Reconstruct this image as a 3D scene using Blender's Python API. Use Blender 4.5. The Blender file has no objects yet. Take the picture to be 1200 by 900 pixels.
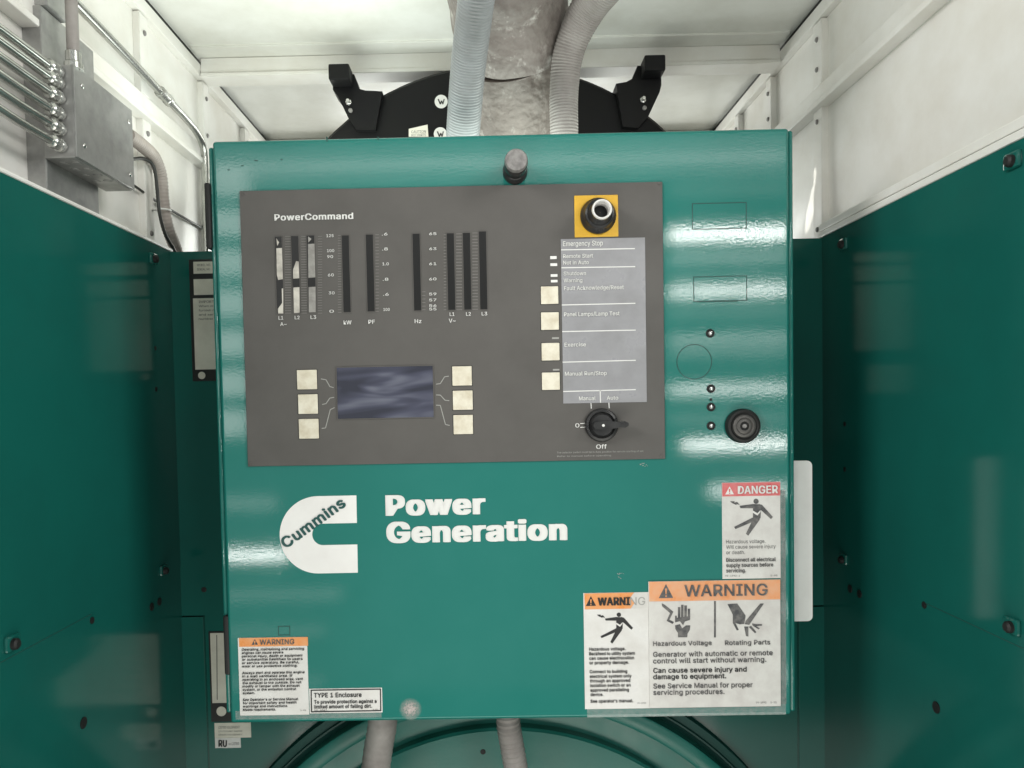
import bpy, bmesh, math, random
from mathutils import Vector, Matrix
R_ = math.radians
random.seed(7)
scn = bpy.context.scene
COL = scn.collection
H = 1.5                                   # height of the lens above the base floor, metres

# ------------------------------------------------------------------ camera
F, CX, CY = 867.0, 567.0, 501.0           # focal length and principal point in photo pixels (1200 x 900)
VY = Vector((575 - CX, 470 - CY, F)).normalized()
DN = Vector((1020 - CX, 24000 - CY, F)); DN = (DN - DN.dot(VY) * VY).normalized()
VZ = -DN
VX = VY.cross(VZ)
def ray(u, v):
    d = Vector(((u - CX) / F, (v - CY) / F, 1.0))
    return Vector((VX.dot(d), VY.dot(d), VZ.dot(d)))
def PY(u, v, y):                          # point of a pixel's ray on the plane Y = y
    d = ray(u, v) * 1.0
    d = d * (y / d.y); return Vector((d.x, d.y, d.z + H))
def PX(u, v, x):                          # point of a pixel's ray on the plane X = x
    d = ray(u, v)
    d = d * (x / d.x); return Vector((d.x, d.y, d.z + H))
cam_d = bpy.data.cameras.new('camera'); cam = bpy.data.objects.new('camera', cam_d); COL.objects.link(cam)
cam_d.sensor_width = 36.0; cam_d.lens = F / 1200 * 36
cam_d.shift_x = (600 - CX) / 1200; cam_d.shift_y = (CY - 450) / 1200
cam_d.clip_start = 0.02; cam_d.clip_end = 60
# camera axes in world: right, up, back
rt = Vector((VX.x, VY.x, VZ.x)); dn = Vector((VX.y, VY.y, VZ.y)); fw = Vector((VX.z, VY.z, VZ.z))
m = Matrix((( rt.x, -dn.x, -fw.x, 0), (rt.y, -dn.y, -fw.y, 0), (rt.z, -dn.z, -fw.z, H), (0, 0, 0, 1)))
cam.matrix_world = m
scn.camera = cam
scn.render.resolution_x, scn.render.resolution_y = 1024, 768

# ------------------------------------------------------------------ light: daylight through a louvred opening behind the lens, plus added fill lamps
w = bpy.data.worlds.new('World'); scn.world = w; w.use_nodes = True
bg = w.node_tree.nodes['Background']; bg.inputs[0].default_value = (0.86, 0.95, 0.93, 1); bg.inputs[1].default_value = 0.25
def area(name, loc, sx, sz, power, col=(1, 0.985, 0.95), aim=(0, 1, 0)):
    l = bpy.data.lights.new(name, 'AREA'); l.shape = 'RECTANGLE'; l.size = sx; l.size_y = sz
    l.energy = power; l.color = col
    o = bpy.data.objects.new(name, l); COL.objects.link(o)
    o.location = loc; o.rotation_euler = Vector(aim).to_track_quat('-Z', 'Y').to_euler()
    return o
area('daylight', (0, -2.2, H + 0.10), 4.6, 3.5, 9)
g_ = area('ground_bounce_fill', (0.1, -.35, 0.03), 3.4, .9, 36, (1, .97, .88)); g_.rotation_euler = (math.pi, 0, 0)  # added upward fill lamp near the floor, lifts the ceiling and upper walls
t_ = area('ceiling_fill', (-.13, 1.235, H + .362), .66, .36, 2.9, (.93, 1, .92)); t_.rotation_euler = (math.pi, 0, 0)  # added fill lamp, hidden on the cabinet top to brighten the ceiling
for sx_ in (-1, 1):                        # fill lamps added outside the open front to brighten the white walls
    area('side_fill', (sx_ * 1.75, -.25, H + 1.0), .9, .7, 36 if sx_ < 0 else 31, (1, .985, .95), (-sx_ * 2.2, 1.4, -.5))
# louvre slats of light 1.5 m behind the lens, placed by the streaks they leave on the glossy door (Y = 1): v, height, u0, u1, strength
t2 = area('rear_fill', (0, 2.55, H + .42), 1.0, .45, 10, (.97, 1, .95), (0, -1, .12))  # added fill lamp at the unseen back wall for the deep walls and ceiling
LOUV = [(190, 12, 245, 925, 1.5), (208, 5, 245, 925, 1.0), (172, 6, 245, 925, .8), (166, 8, 600, 925, .5), (222, 9, 785, 925, .45), (274, 9, 785, 925, 15), (302, 10, 785, 925, 1.4), (326, 6, 785, 925, .6), (341, 6, 785, 925, 12),
        (366, 12, 785, 925, .4), (397, 9, 785, 925, 1.8), (412, 8, 785, 925, .9), (456, 8, 785, 925, 5.5), (490, 10, 785, 925, .5), (521, 8, 800, 925, 11),
        (575, 11, 832, 925, 5), (640, 14, 890, 925, 2.5), (715, 14, 905, 925, 2.6), (790, 12, 905, 925, 2.6),
        (590, 14, 255, 325, .7), (651, 8, 258, 338, 11), (697, 9, 258, 400, .6), (740, 9, 262, 380, .4), (800, 10, 262, 380, .35)]
LOUV += [(214 + 47 * k, 31, 245, 292, 1.5) for k in range(7)]
for v, h, u0, u1, k in LOUV:
    A, B = PY(u0, v, 1), PY(u1, v, 1); c = PY((u0 + u1) / 2, v, 1)
    area('louvre_light', (c.x * 3.5, -1.5, H + 3.5 * (c.z - H)), 3.5 * (B.x - A.x), 3.5 * h / F, 10.0 * k * 12.25 * (B.x - A.x) * h / F)
sl = bpy.data.lights.new('sun_leak', 'SPOT'); sl.energy = 230; sl.spot_size = R_(2.6); sl.spot_blend = .15; sl.shadow_soft_size = .002; sl.color = (1, .97, .9)
so_ = bpy.data.objects.new('sun_leak', sl); COL.objects.link(so_); so_.location = (-1.1, -.5, H + .85)
tgt = PX(952, 238, .60); q_ = (tgt - so_.location).to_track_quat('-Z', 'Y')
so_.rotation_mode = 'QUATERNION'; so_.rotation_quaternion = q_ @ Matrix.Rotation(R_(-22), 3, 'Z').to_quaternion(); so_.scale = (.22, .85, 1)
scn.view_settings.view_transform = 'Standard'; scn.view_settings.look = 'None'
scn.view_settings.exposure = 0.15; scn.view_settings.gamma = 1.0; scn.view_settings.use_curve_mapping = False
scn.render.engine = 'CYCLES'
scn.cycles.use_denoising = True
scn.cycles.max_bounces = 8; scn.cycles.caustics_reflective = False; scn.cycles.caustics_refractive = False

# ------------------------------------------------------------------ materials
def mat(name, col, rough=.5, metal=0.0, bump=None, var=None, coat=0.0, spec=.5, coat_rough=.05):
    """var = (colour2, scale, amount low, amount high) blotchy variation; bump = [(scale, strength, distance)]"""
    m = bpy.data.materials.new(name); m.use_nodes = True
    nt = m.node_tree; b = nt.nodes['Principled BSDF']
    b.inputs['Base Color'].default_value = (*col, 1); b.inputs['Roughness'].default_value = rough
    b.inputs['Metallic'].default_value = metal; b.inputs['Specular IOR Level'].default_value = spec
    b.inputs['Coat Weight'].default_value = coat; b.inputs['Coat Roughness'].default_value = coat_rough
    geo = nt.nodes.new('ShaderNodeNewGeometry')
    if var:
        c2, sc, lo, hi = var
        n = nt.nodes.new('ShaderNodeTexNoise'); n.inputs['Scale'].default_value = sc; n.inputs['Detail'].default_value = 8; n.inputs['Roughness'].default_value = .62
        nt.links.new(geo.outputs['Position'], n.inputs['Vector'])
        r = nt.nodes.new('ShaderNodeMapRange'); r.inputs['From Min'].default_value = .38; r.inputs['From Max'].default_value = .68
        r.inputs['To Min'].default_value = lo; r.inputs['To Max'].default_value = hi
        nt.links.new(n.outputs['Fac'], r.inputs['Value'])
        mx = nt.nodes.new('ShaderNodeMix'); mx.data_type = 'RGBA'
        mx.inputs['A'].default_value = (*col, 1); mx.inputs['B'].default_value = (*c2, 1)
        nt.links.new(r.outputs['Result'], mx.inputs['Factor']); nt.links.new(mx.outputs['Result'], b.inputs['Base Color'])
        m['mix'] = mx.name
        rr = nt.nodes.new('ShaderNodeMapRange'); rr.inputs['From Min'].default_value = .3; rr.inputs['From Max'].default_value = .7
        rr.inputs['To Min'].default_value = max(.02, rough * .8); rr.inputs['To Max'].default_value = min(1, rough * 1.25)
        nt.links.new(n.outputs['Fac'], rr.inputs['Value']); nt.links.new(rr.outputs['Result'], b.inputs['Roughness'])
    if bump:
        prev = None
        for sc, st, di in bump:
            n = nt.nodes.new('ShaderNodeTexNoise'); n.inputs['Scale'].default_value = sc; n.inputs['Detail'].default_value = 2
            nt.links.new(geo.outputs['Position'], n.inputs['Vector'])
            bp = nt.nodes.new('ShaderNodeBump'); bp.inputs['Strength'].default_value = st; bp.inputs['Distance'].default_value = di
            nt.links.new(n.outputs['Fac'], bp.inputs['Height'])
            if prev: nt.links.new(prev.outputs['Normal'], bp.inputs['Normal'])
            prev = bp
        nt.links.new(prev.outputs['Normal'], b.inputs['Normal'])
    return m
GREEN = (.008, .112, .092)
M = {}
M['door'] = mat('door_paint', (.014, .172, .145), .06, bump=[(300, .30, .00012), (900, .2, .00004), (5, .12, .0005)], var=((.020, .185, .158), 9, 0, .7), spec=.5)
M['groove'] = mat('groove_paint', (.010, .07, .058), .5)
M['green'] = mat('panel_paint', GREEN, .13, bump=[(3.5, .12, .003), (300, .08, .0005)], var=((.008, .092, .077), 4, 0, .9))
M['housing'] = mat('housing_paint', (.013, .15, .12), .36, bump=[(180, .2, .0006)], var=((.018, .165, .135), 14, 0, .9))
M['white'] = mat('enclosure_white', (.83, .82, .79), .35, bump=[(5, .2, .003)], var=((.70, .67, .61), 7, 0, .8))
M['ceil'] = mat('ceiling_white', (.79, .79, .755), .4, bump=[(3, .3, .006)], var=((.60, .585, .53), 4.5, 0, .85))
M['grey'] = mat('faceplate_grey', (.108, .102, .096), .5, bump=[(500, .1, .0004)], var=((.088, .083, .078), 11, 0, .8), spec=.35)
M['overlay'] = mat('overlay_film', (.31, .31, .33), .3, var=((.25, .25, .26), 25, 0, .9))
M['print'] = mat('white_print', (.78, .78, .76), .5)
M['print_dim'] = mat('grey_print', (.36, .36, .34), .5)
M['print_tick'] = mat('tick_print', (.23, .225, .21), .5)
M['black'] = mat('black_plastic', (.012, .012, .013), .3, var=((.03, .03, .03), 60, 0, .7))
M['rubber'] = mat('black_rubber', (.008, .008, .008), .6)
M['drum'] = mat('black_enamel', (.006, .006, .007), .5, bump=[(150, .2, .0006)], var=((.010, .010, .009), 12, 0, .7), spec=.2)
M['ink'] = mat('black_ink', (.016, .016, .017), .5)
M['fadedink'] = mat('faded_ink', (.06, .06, .065), .5, var=((.22, .21, .2), 120, 0, .8))
M['inkgreen'] = mat('green_ink', (.012, .085, .078), .35)
M['slot'] = mat('gauge_glass', (.008, .008, .008), .28)
M['cream'] = mat('key_cream', (.78, .74, .62), .45, var=((.52, .45, .32), 55, 0, .7))
M['paper'] = mat('gauge_paper', (.62, .59, .53), .6, var=((.32, .30, .27), 70, 0, .9))
M['greypaper'] = mat('gauge_paper_grey', (.33, .32, .30), .6, var=((.18, .17, .16), 70, 0, .9))
M['yellow'] = mat('yellow_plate', (.80, .47, .035), .42, var=((.6, .33, .03), 60, 0, .6))
M['steel'] = mat('bright_steel', (.62, .62, .60), .25, 1.0)
M['greysteel'] = mat('knob_grey', (.30, .29, .28), .5, 0.3, var=((.16, .15, .15), 160, 0, 1))
M['lockgrey'] = mat('lock_grey', (.10, .095, .09), .4, .3)
M['galv'] = mat('galvanised_sheet', (.40, .40, .39), .36, .55, var=((.27, .27, .265), 26, 0, 1), bump=[(40, .1, .001)])
M['emt'] = mat('conduit_metal', (.60, .61, .58), .22, .85, var=((.40, .40, .38), 30, 0, .8))
M['sticker'] = mat('sticker_white', (.76, .75, .73), .3, var=((.64, .62, .59), 30, 0, .8))
M['sticker2'] = mat('sticker_aged', (.70, .69, .66), .3, var=((.55, .52, .50), 26, 0, .9), bump=[(45, .25, .0012)])
M['orange'] = mat('sticker_orange', (.80, .30, .085), .3, var=((.78, .40, .20), 50, 0, .9))
M['orange2'] = mat('sticker_orange_faded', (.80, .33, .14), .3, var=((.74, .44, .28), 40, 0, .9))
M['red'] = mat('sticker_red', (.62, .085, .09), .3, var=((.66, .22, .22), 60, 0, 1))
M['plate'] = mat('document_white', (.86, .85, .83), .35, var=((.78, .76, .74), 20, 0, .8))
M['label'] = mat('label_silver', (.74, .71, .62), .35, var=((.60, .57, .49), 30, 0, .8))
M['labelb'] = mat('label_black', (.012, .012, .012), .35)
M['flex'] = mat('flex_conduit_grey', (.26, .28, .29), .42, var=((.20, .21, .21), 22, 0, .8))
M['flex2'] = mat('flex_conduit_dusty', (.30, .28, .265), .55, var=((.20, .18, .17), 22, 0, .9))
M['hose'] = mat('pale_hose', (.42, .37, .34), .5, var=((.30, .27, .25), 20, 0, .8))
M['wire'] = mat('dark_wire', (.03, .032, .03), .45)
M['tie'] = mat('white_tie', (.8, .8, .78), .4)
M['chip'] = mat('bare_primer', (.33, .33, .31), .7)
# insulation blanket: mottled brown-grey cloth with wrinkles
def wrap_mat(name, c1, c2, c3):
    m = mat(name, c1, .55, bump=[(26, .9, .012), (90, .7, .004)], var=(c2, 13, 0, 1))
    nt = m.node_tree; mx = nt.nodes[m['mix']]; b = nt.nodes['Principled BSDF']
    geo = nt.nodes.new('ShaderNodeNewGeometry'); mp = nt.nodes.new('ShaderNodeMapping'); mp.inputs['Scale'].default_value = (38, 38, 12)
    n = nt.nodes.new('ShaderNodeTexNoise'); n.inputs['Detail'].default_value = 10; n.inputs['Roughness'].default_value = .72; n.inputs['Scale'].default_value = 1
    nt.links.new(geo.outputs['Position'], mp.inputs['Vector']); nt.links.new(mp.outputs['Vector'], n.inputs['Vector'])
    r = nt.nodes.new('ShaderNodeMapRange'); r.inputs['From Min'].default_value = .56; r.inputs['From Max'].default_value = .68
    nt.links.new(n.outputs['Fac'], r.inputs['Value'])
    m2 = nt.nodes.new('ShaderNodeMix'); m2.data_type = 'RGBA'; m2.inputs['B'].default_value = (*c3, 1)
    nt.links.new(r.outputs['Result'], m2.inputs['Factor']); nt.links.new(mx.outputs['Result'], m2.inputs['A'])
    nt.links.new(m2.outputs['Result'], b.inputs['Base Color'])
    return m
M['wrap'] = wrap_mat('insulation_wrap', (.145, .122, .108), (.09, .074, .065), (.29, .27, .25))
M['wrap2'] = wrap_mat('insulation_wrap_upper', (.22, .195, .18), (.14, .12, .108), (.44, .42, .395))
def lcd_mat():                             # display: wavy pale reflections painted into the dark blue glass colour
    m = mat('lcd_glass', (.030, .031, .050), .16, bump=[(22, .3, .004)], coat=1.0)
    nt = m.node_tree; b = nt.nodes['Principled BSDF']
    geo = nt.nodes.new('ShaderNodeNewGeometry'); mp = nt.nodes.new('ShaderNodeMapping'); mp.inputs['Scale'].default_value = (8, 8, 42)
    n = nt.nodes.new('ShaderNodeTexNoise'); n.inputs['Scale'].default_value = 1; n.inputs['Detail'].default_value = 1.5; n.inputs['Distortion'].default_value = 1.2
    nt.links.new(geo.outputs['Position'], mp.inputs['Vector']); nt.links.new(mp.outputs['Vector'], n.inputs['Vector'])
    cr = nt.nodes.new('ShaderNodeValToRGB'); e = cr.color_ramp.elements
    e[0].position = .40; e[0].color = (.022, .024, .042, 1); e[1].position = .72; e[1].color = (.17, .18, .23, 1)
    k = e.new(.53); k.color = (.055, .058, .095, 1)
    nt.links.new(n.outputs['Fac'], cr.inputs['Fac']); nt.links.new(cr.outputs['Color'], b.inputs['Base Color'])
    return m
# corrugation on the flexible conduits lives in geometry; LCD: dark glass that ripples what it mirrors
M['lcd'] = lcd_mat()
#'lcd_glass', (.035, .036, .055), .10, bump=[(22, .55, .006)], var=((.075, .08, .115), 16, 0, 1), coat=1.0)
def film_mat():
    m = bpy.data.materials.new('clear_laminate'); m.use_nodes = True
    nt = m.node_tree; b = nt.nodes['Principled BSDF']
    b.inputs['Base Color'].default_value = (.75, .78, .76, 1); b.inputs['Roughness'].default_value = .3
    geo = nt.nodes.new('ShaderNodeNewGeometry'); n = nt.nodes.new('ShaderNodeTexNoise'); n.inputs['Scale'].default_value = 150; n.inputs['Detail'].default_value = 6; n.inputs['Roughness'].default_value = .7
    nt.links.new(geo.outputs['Position'], n.inputs['Vector'])
    r = nt.nodes.new('ShaderNodeMapRange'); r.inputs['From Min'].default_value = .40; r.inputs['From Max'].default_value = .66
    r.inputs['To Min'].default_value = .16; r.inputs['To Max'].default_value = .30
    nt.links.new(n.outputs['Fac'], r.inputs['Value']); nt.links.new(r.outputs['Result'], b.inputs['Alpha'])
    return m
M['film'] = film_mat()

# ------------------------------------------------------------------ mesh helpers
WL = {}                                    # world position of every object's origin
class MB:
    def __init__(s): s.multi = False; s.v = []; s.f = []; s.m = []; s.sm = []
    def add(s, vs, fs, smooth=False, mi=0):
        o = len(s.v); s.v += [Vector(p) for p in vs]
        for f in fs: s.f.append([i + o for i in f]); s.sm.append(smooth); s.m.append(mi)
        return s
    def box(s, a, b, bev=0.0, seg=2, mi=0):
        x0, x1 = sorted((a[0], b[0])); y0, y1 = sorted((a[1], b[1])); z0, z1 = sorted((a[2], b[2]))
        bm = bmesh.new(); bmesh.ops.create_cube(bm, size=1)
        for v in bm.verts:
            v.co = Vector((x0 + (v.co.x + .5) * (x1 - x0), y0 + (v.co.y + .5) * (y1 - y0), z0 + (v.co.z + .5) * (z1 - z0)))
        if bev: bmesh.ops.bevel(bm, geom=bm.edges[:], offset=min(bev, .45 * min(x1 - x0, y1 - y0, z1 - z0)), segments=seg, profile=.5, affect='EDGES')
        bm.verts.ensure_lookup_table(); bm.verts.index_update()
        bm.normal_update()
        s.add([v.co.copy() for v in bm.verts], [[v.index for v in f.verts] for f in bm.faces], False, mi)
        if bev: s.sm[-len(bm.faces):] = [max(abs(c) for c in f.normal) < .999 for f in bm.faces]   # flat faces stay flat
        bm.free(); return s
    def lathe(s, c, axis, prof, n=40, closed=True, smooth=True, mi=0):
        """prof: (radius, offset along axis)"""
        a = Vector(axis).normalized(); e1 = a.orthogonal().normalized(); e2 = a.cross(e1); c = Vector(c)
        vs = []; fs = []
        for r, t in prof:
            for k in range(n):
                th = 2 * math.pi * k / n; vs.append(c + a * t + (e1 * math.cos(th) + e2 * math.sin(th)) * r)
        for i in range(len(prof) - 1):
            for k in range(n):
                fs.append([i * n + k, i * n + (k + 1) % n, (i + 1) * n + (k + 1) % n, (i + 1) * n + k])
        if closed: fs.append(list(range(n))[::-1]); fs.append([(len(prof) - 1) * n + k for k in range(n)])
        return s.add(vs, fs, smooth, mi)
    def tube(s, pts, rad, n=16, mi=0, ribs=None, cap=True):
        """rad: number or list; ribs = (pitch, depth) corrugates"""
        pts = [Vector(p) for p in pts]
        rads = rad if isinstance(rad, (list, tuple)) else [rad] * len(pts)
        if ribs or len(pts) > 2:
            P = [pts[0] * 2 - pts[1]] + pts + [pts[-1] * 2 - pts[-2]]; Rr = [rads[0]] + list(rads) + [rads[-1]]
            o = []; orad = []
            for i in range(1, len(P) - 2):
                L = (P[i + 1] - P[i]).length
                k = max(8, int(L / (ribs[0] / 4))) if ribs else 10
                for j in range(k):
                    t = j / k
                    o.append(.5 * ((2 * P[i]) + (P[i + 1] - P[i - 1]) * t + (2 * P[i - 1] - 5 * P[i] + 4 * P[i + 1] - P[i + 2]) * t * t + (-P[i - 1] + 3 * P[i] - 3 * P[i + 1] + P[i + 2]) * t ** 3))
                    orad.append(Rr[i] + (Rr[i + 1] - Rr[i]) * (t * t * (3 - 2 * t)))
            o.append(pts[-1]); orad.append(rads[-1]); pts, rads = o, orad
        d = 0; vs = []; fs = []
        up = None
        for i, p in enumerate(pts):
            t = (pts[min(i + 1, len(pts) - 1)] - pts[max(i - 1, 0)]).normalized()
            if up is None: up = t.orthogonal().normalized()
            up = (up - t * up.dot(t)).normalized(); e2 = t.cross(up)
            if i: d += (p - pts[i - 1]).length
            r = rads[i] + (ribs[1] * math.sin(2 * math.pi * d / ribs[0]) if ribs else 0)
            for k in range(n):
                th = 2 * math.pi * k / n; vs.append(p + (up * math.cos(th) + e2 * math.sin(th)) * r)
        for i in range(len(pts) - 1):
            for k in range(n):
                fs.append([i * n + k, i * n + (k + 1) % n, (i + 1) * n + (k + 1) % n, (i + 1) * n + k])
        if cap: fs.append(list(range(n))[::-1]); fs.append([(len(pts) - 1) * n + k for k in range(n)])
        return s.add(vs, fs, True, mi)
    def prism(s, poly, y, t, mi=0):
        """poly: list of (x, z) -> plate whose front is at y (towards the lens) and thickness t"""
        n = len(poly)
        ar = sum(poly[i][0] * poly[(i + 1) % n][1] - poly[(i + 1) % n][0] * poly[i][1] for i in range(n))
        if ar < 0: poly = poly[::-1]
        vs = [(x, y, z) for x, z in poly] + [(x, y + t, z) for x, z in poly]
        fs = [list(range(n)), list(range(2 * n - 1, n - 1, -1))] + [[i, n + i, n + (i + 1) % n, (i + 1) % n] for i in range(n)]
        return s.add(vs, fs, False, mi)
    def build(s, name, ma, parent=None, label=None, kind=None, origin=None):
        xs = [v.x for v in s.v]; ys = [v.y for v in s.v]; zs = [v.z for v in s.v]
        c = Vector(((min(xs) + max(xs)) / 2, (min(ys) + max(ys)) / 2, (min(zs) + max(zs)) / 2))
        me = bpy.data.meshes.new(name); me.from_pydata([v - c for v in s.v], [], s.f)
        for q in (ma if isinstance(ma, (list, tuple)) else [ma]): me.materials.append(M[q] if isinstance(q, str) else q)
        me.polygons.foreach_set('use_smooth', s.sm); me.polygons.foreach_set('material_index', s.m)
        me.update()
        if any(s.sm):
            try: me.set_sharp_from_angle(angle=R_(38))
            except Exception: pass
            me.polygons.foreach_set('use_smooth', s.sm); me.update()
        o = bpy.data.objects.new(name, me); COL.objects.link(o)
        place(o, c, parent)
        if label: o['label'] = label
        if kind or s.multi: o['kind'] = kind or 'stuff'
        return o
def place(o, c, parent=None):
    WL[o.name] = c.copy()
    if parent: o.parent = parent; o.location = c - WL[parent.name]
    else: o.location = c
def thing(name, loc, label, cat, group=None):
    o = bpy.data.objects.new(name, None); COL.objects.link(o); o.empty_display_size = .05
    place(o, Vector(loc)); o['label'] = label; o['category'] = cat
    if group: o['group'] = group
    return o
def tag(o, label, cat, group=None):
    o['label'] = label; o['category'] = cat
    if group: o['group'] = group
    return o
def rect(u0, v0, u1, v1, y):               # picture rectangle given by its mid-edges -> (x0, x1, z0, z1) on plane Y = y
    um, vm = (u0 + u1) / 2, (v0 + v1) / 2
    return PY(u0, vm, y).x, PY(u1, vm, y).x, PY(um, v1, y).z, PY(um, v0, y).z
def plate(u0, v0, u1, v1, y, t, bev=0.0, mb=None, back=None):
    x0, x1, z0, z1 = rect(u0, v0, u1, v1, y); mb = mb or MB()
    return mb.box((x0, y, z0), (x1, y + t, z1), bev)
def poly(pts, y, t=.0003, mb=None):
    mb = mb or MB(); q = [PY(u, v, y) for u, v in pts]
    return mb.prism([(p.x, p.z) for p in q], y, t)
def stroke(pts, wpx, y, t=.0003, mb=None):  # a printed line of constant width
    mb = mb or MB()
    for (a, b) in zip(pts[:-1], pts[1:]):
        a = Vector(a); b = Vector(b); d = (b - a).normalized(); n = Vector((-d.y, d.x)) * wpx / 2
        poly([a + n, b + n, b - n, a - n], y, t, mb)
    return mb
_font = {}
SANS = None
try: SANS = bpy.data.fonts.load(bpy.utils.system_resource('DATAFILES', path='fonts') + '/Inter.woff2')   # Blender's own interface font
except Exception: SANS = None
def glyphs(s, bold):
    k = (s, bold)
    if k not in _font:
        cu = bpy.data.curves.new('t', 'FONT'); cu.body = s; cu.size = 1; cu.space_character = 1 + bold * 1.9; cu.resolution_u = 3; cu.fill_mode = 'FRONT'
        cu.extrude = 0
        if SANS: cu.font = SANS
        o = bpy.data.objects.new('t', cu); COL.objects.link(o); bpy.context.view_layer.update()
        me = bpy.data.meshes.new_from_object(o.evaluated_get(bpy.context.evaluated_depsgraph_get()))
        V = []; Fc = []                     # this font's contours overlap: every triangle gets its own hair of depth
        for i, p in enumerate(me.polygons):
            Fc.append(list(range(len(V), len(V) + len(p.vertices))))
            V += [Vector((me.vertices[q].co.x, me.vertices[q].co.y, (i % 64) * 1.6e-6)) for q in p.vertices]
        _font[k] = (V, Fc)
        bpy.data.objects.remove(o); bpy.data.curves.remove(cu); bpy.data.meshes.remove(me)
    return _font[k]
CAPH = max(v.y for v in glyphs('H', 0)[0])
def text(lines, y, mb=None, bold=.0, rot=0.0):
    """lines: (string, u left, v baseline, u right, cap height in pixels); fitted to that width"""
    mb = mb or MB(); mb.multi = len(lines) > 1
    for s, u0, vb, u1, cap in lines:
        vs, fs = glyphs(s, bold)
        a0 = min(v.x for v in vs); a1 = max(v.x for v in vs)
        p = PY(u0, vb, y); wd = PY(u1, vb, y).x - p.x; ch = cap / F * y
        sx = wd / max(a1 - a0, 1e-6); sz = ch / CAPH
        c, sn = math.cos(rot), math.sin(rot)
        b = bold * sz * 1.05                 # heavier strokes: the outline swept round by b
        sx = (wd - 2 * b) / max(a1 - a0, 1e-6)
        ring = [(0, 0)] if b <= 0 else [(-1, -.3), (-1, .3), (1, -.3), (1, .3), (0, -.3), (0, .3)] + ([(-.5, -.3), (.5, .3), (-.5, .3), (.5, -.3)] if ch > .01 else []) + [(0, 0)]
        for j, (ox, oz) in enumerate(ring):
            mb.add([(p.x + b + (v.x - a0) * sx * c - v.y * sz * sn + ox * b, y - v.z - j * .00011, p.z + b * .6 + (v.x - a0) * sx * sn + v.y * sz * (1 - 1.2 * bold) * c + oz * b) for v in vs], fs)
    return mb
def mirror_fix(o): pass

# ------------------------------------------------------------------ enclosure: setting
XL, XR, YB = -.535, .558, 1.25             # inner faces of the green side sheets, front of the green back sheets
WLX, WRX, ZC = -.58, .60, H + .69          # white walls, ceiling
ZG = H + .262                              # top edge of the green sheets
YF = .625                                  # where the side sheets end towards the opening
ZB = .02
fl = MB().box((-1.2, .2, -.04), (1.2, 2.7, 0)).build('floor', 'green', kind='structure')
def screw_head(c, axis, r, parent, ma='steel', name='screw'):
    mb = MB().lathe(c, axis, [(r, -.002), (r, r * .35), (r * .75, r * .62), (r * .35, r * .7), (.0004, r * .7)], 14)
    return mb.build(name, ma, parent)
def white_wall(name, X, sgn, posts, rail, strip):
    """sgn: +1 when the wall faces +X"""
    w_ = MB().box((X - sgn * .012, .64, H - .3), (X, 2.62, ZC)).build(name, 'white', kind='structure')
    d = sgn * .012
    for (y, wd) in posts:
        for z0, z1 in ((ZG + .002, rail[0] - .002), (rail[1] + .002, ZC - .034)):
            MB().box((X - sgn * .001, y - wd / 2, z0), (X + d, y + wd / 2, z1), .002).build('post', 'white', w_)
            for z in (z0 + .03, z1 - .03): screw_head((X + d, y, z), (sgn, 0, 0), .0045, w_, 'greysteel')
    MB().box((X - sgn * .001, .645, rail[0]), (X + d * 1.25, 2.6, rail[1]), .002).build('rail', 'white', w_)
    MB().box((X - sgn * .001, .645, rail[0] - .012), (X + d * 1.9, 2.6, rail[0] - .002), .002).build('rail_lip', 'white', w_)
    # corner angle under the ceiling, with a dark joint above it
    MB().box((X - sgn * .001, .66, ZC - .032), (X + d * 1.2, 2.6, ZC - .008), .002).build('corner_angle', 'white', w_)
    MB().box((X - sgn * .001, .66, ZC - .006), (X + d * .8, 2.6, ZC + .002)).build('joint_seal', 'rubber', w_)
    return w_
wall_l = white_wall('wall_left', WLX, 1, [(.99, .026), (1.255, .03), (1.525, .03), (1.78, .03), (2.05, .03)], (H + .492, H + .520), None)
wall_r = white_wall('wall_right', WRX, -1, [(1.335, .035), (1.565, .028), (1.765, .028), (2.0, .03)], (H + .515, H + .542), None)
wall_b = MB().box((WLX, 2.62, H - .3), (WRX, 2.64, ZC)).build('wall_back', 'white', kind='structure')
ce = MB().box((WLX - .012, .66, ZC + .003), (WRX + .012, 2.64, ZC + .02)).build('ceiling', 'ceil', kind='structure')
# ceiling cross beam with a lower flange, raised seams
yb0 = 1.49
MB().box((WLX + .016, yb0, ZC - .028), (WRX - .016, yb0 + .008, ZC + .002), .0015).build('beam_web', 'white', ce)
MB().box((WLX + .016, yb0 - .004, ZC - .036), (WRX - .016, yb0 + .045, ZC - .0285), .0015).build('beam_flange', 'white', ce)
MB().box((WLX + .016, yb0 - .05, ZC - .001), (WRX - .016, yb0 - .02, ZC + .004), .001).build('ceiling_seam', 'ceil', ce)
MB().box((WLX + .016, 1.95, ZC - .028), (WRX - .016, 1.99, ZC + .002), .0015).build('beam_web', 'white', ce)

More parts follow.
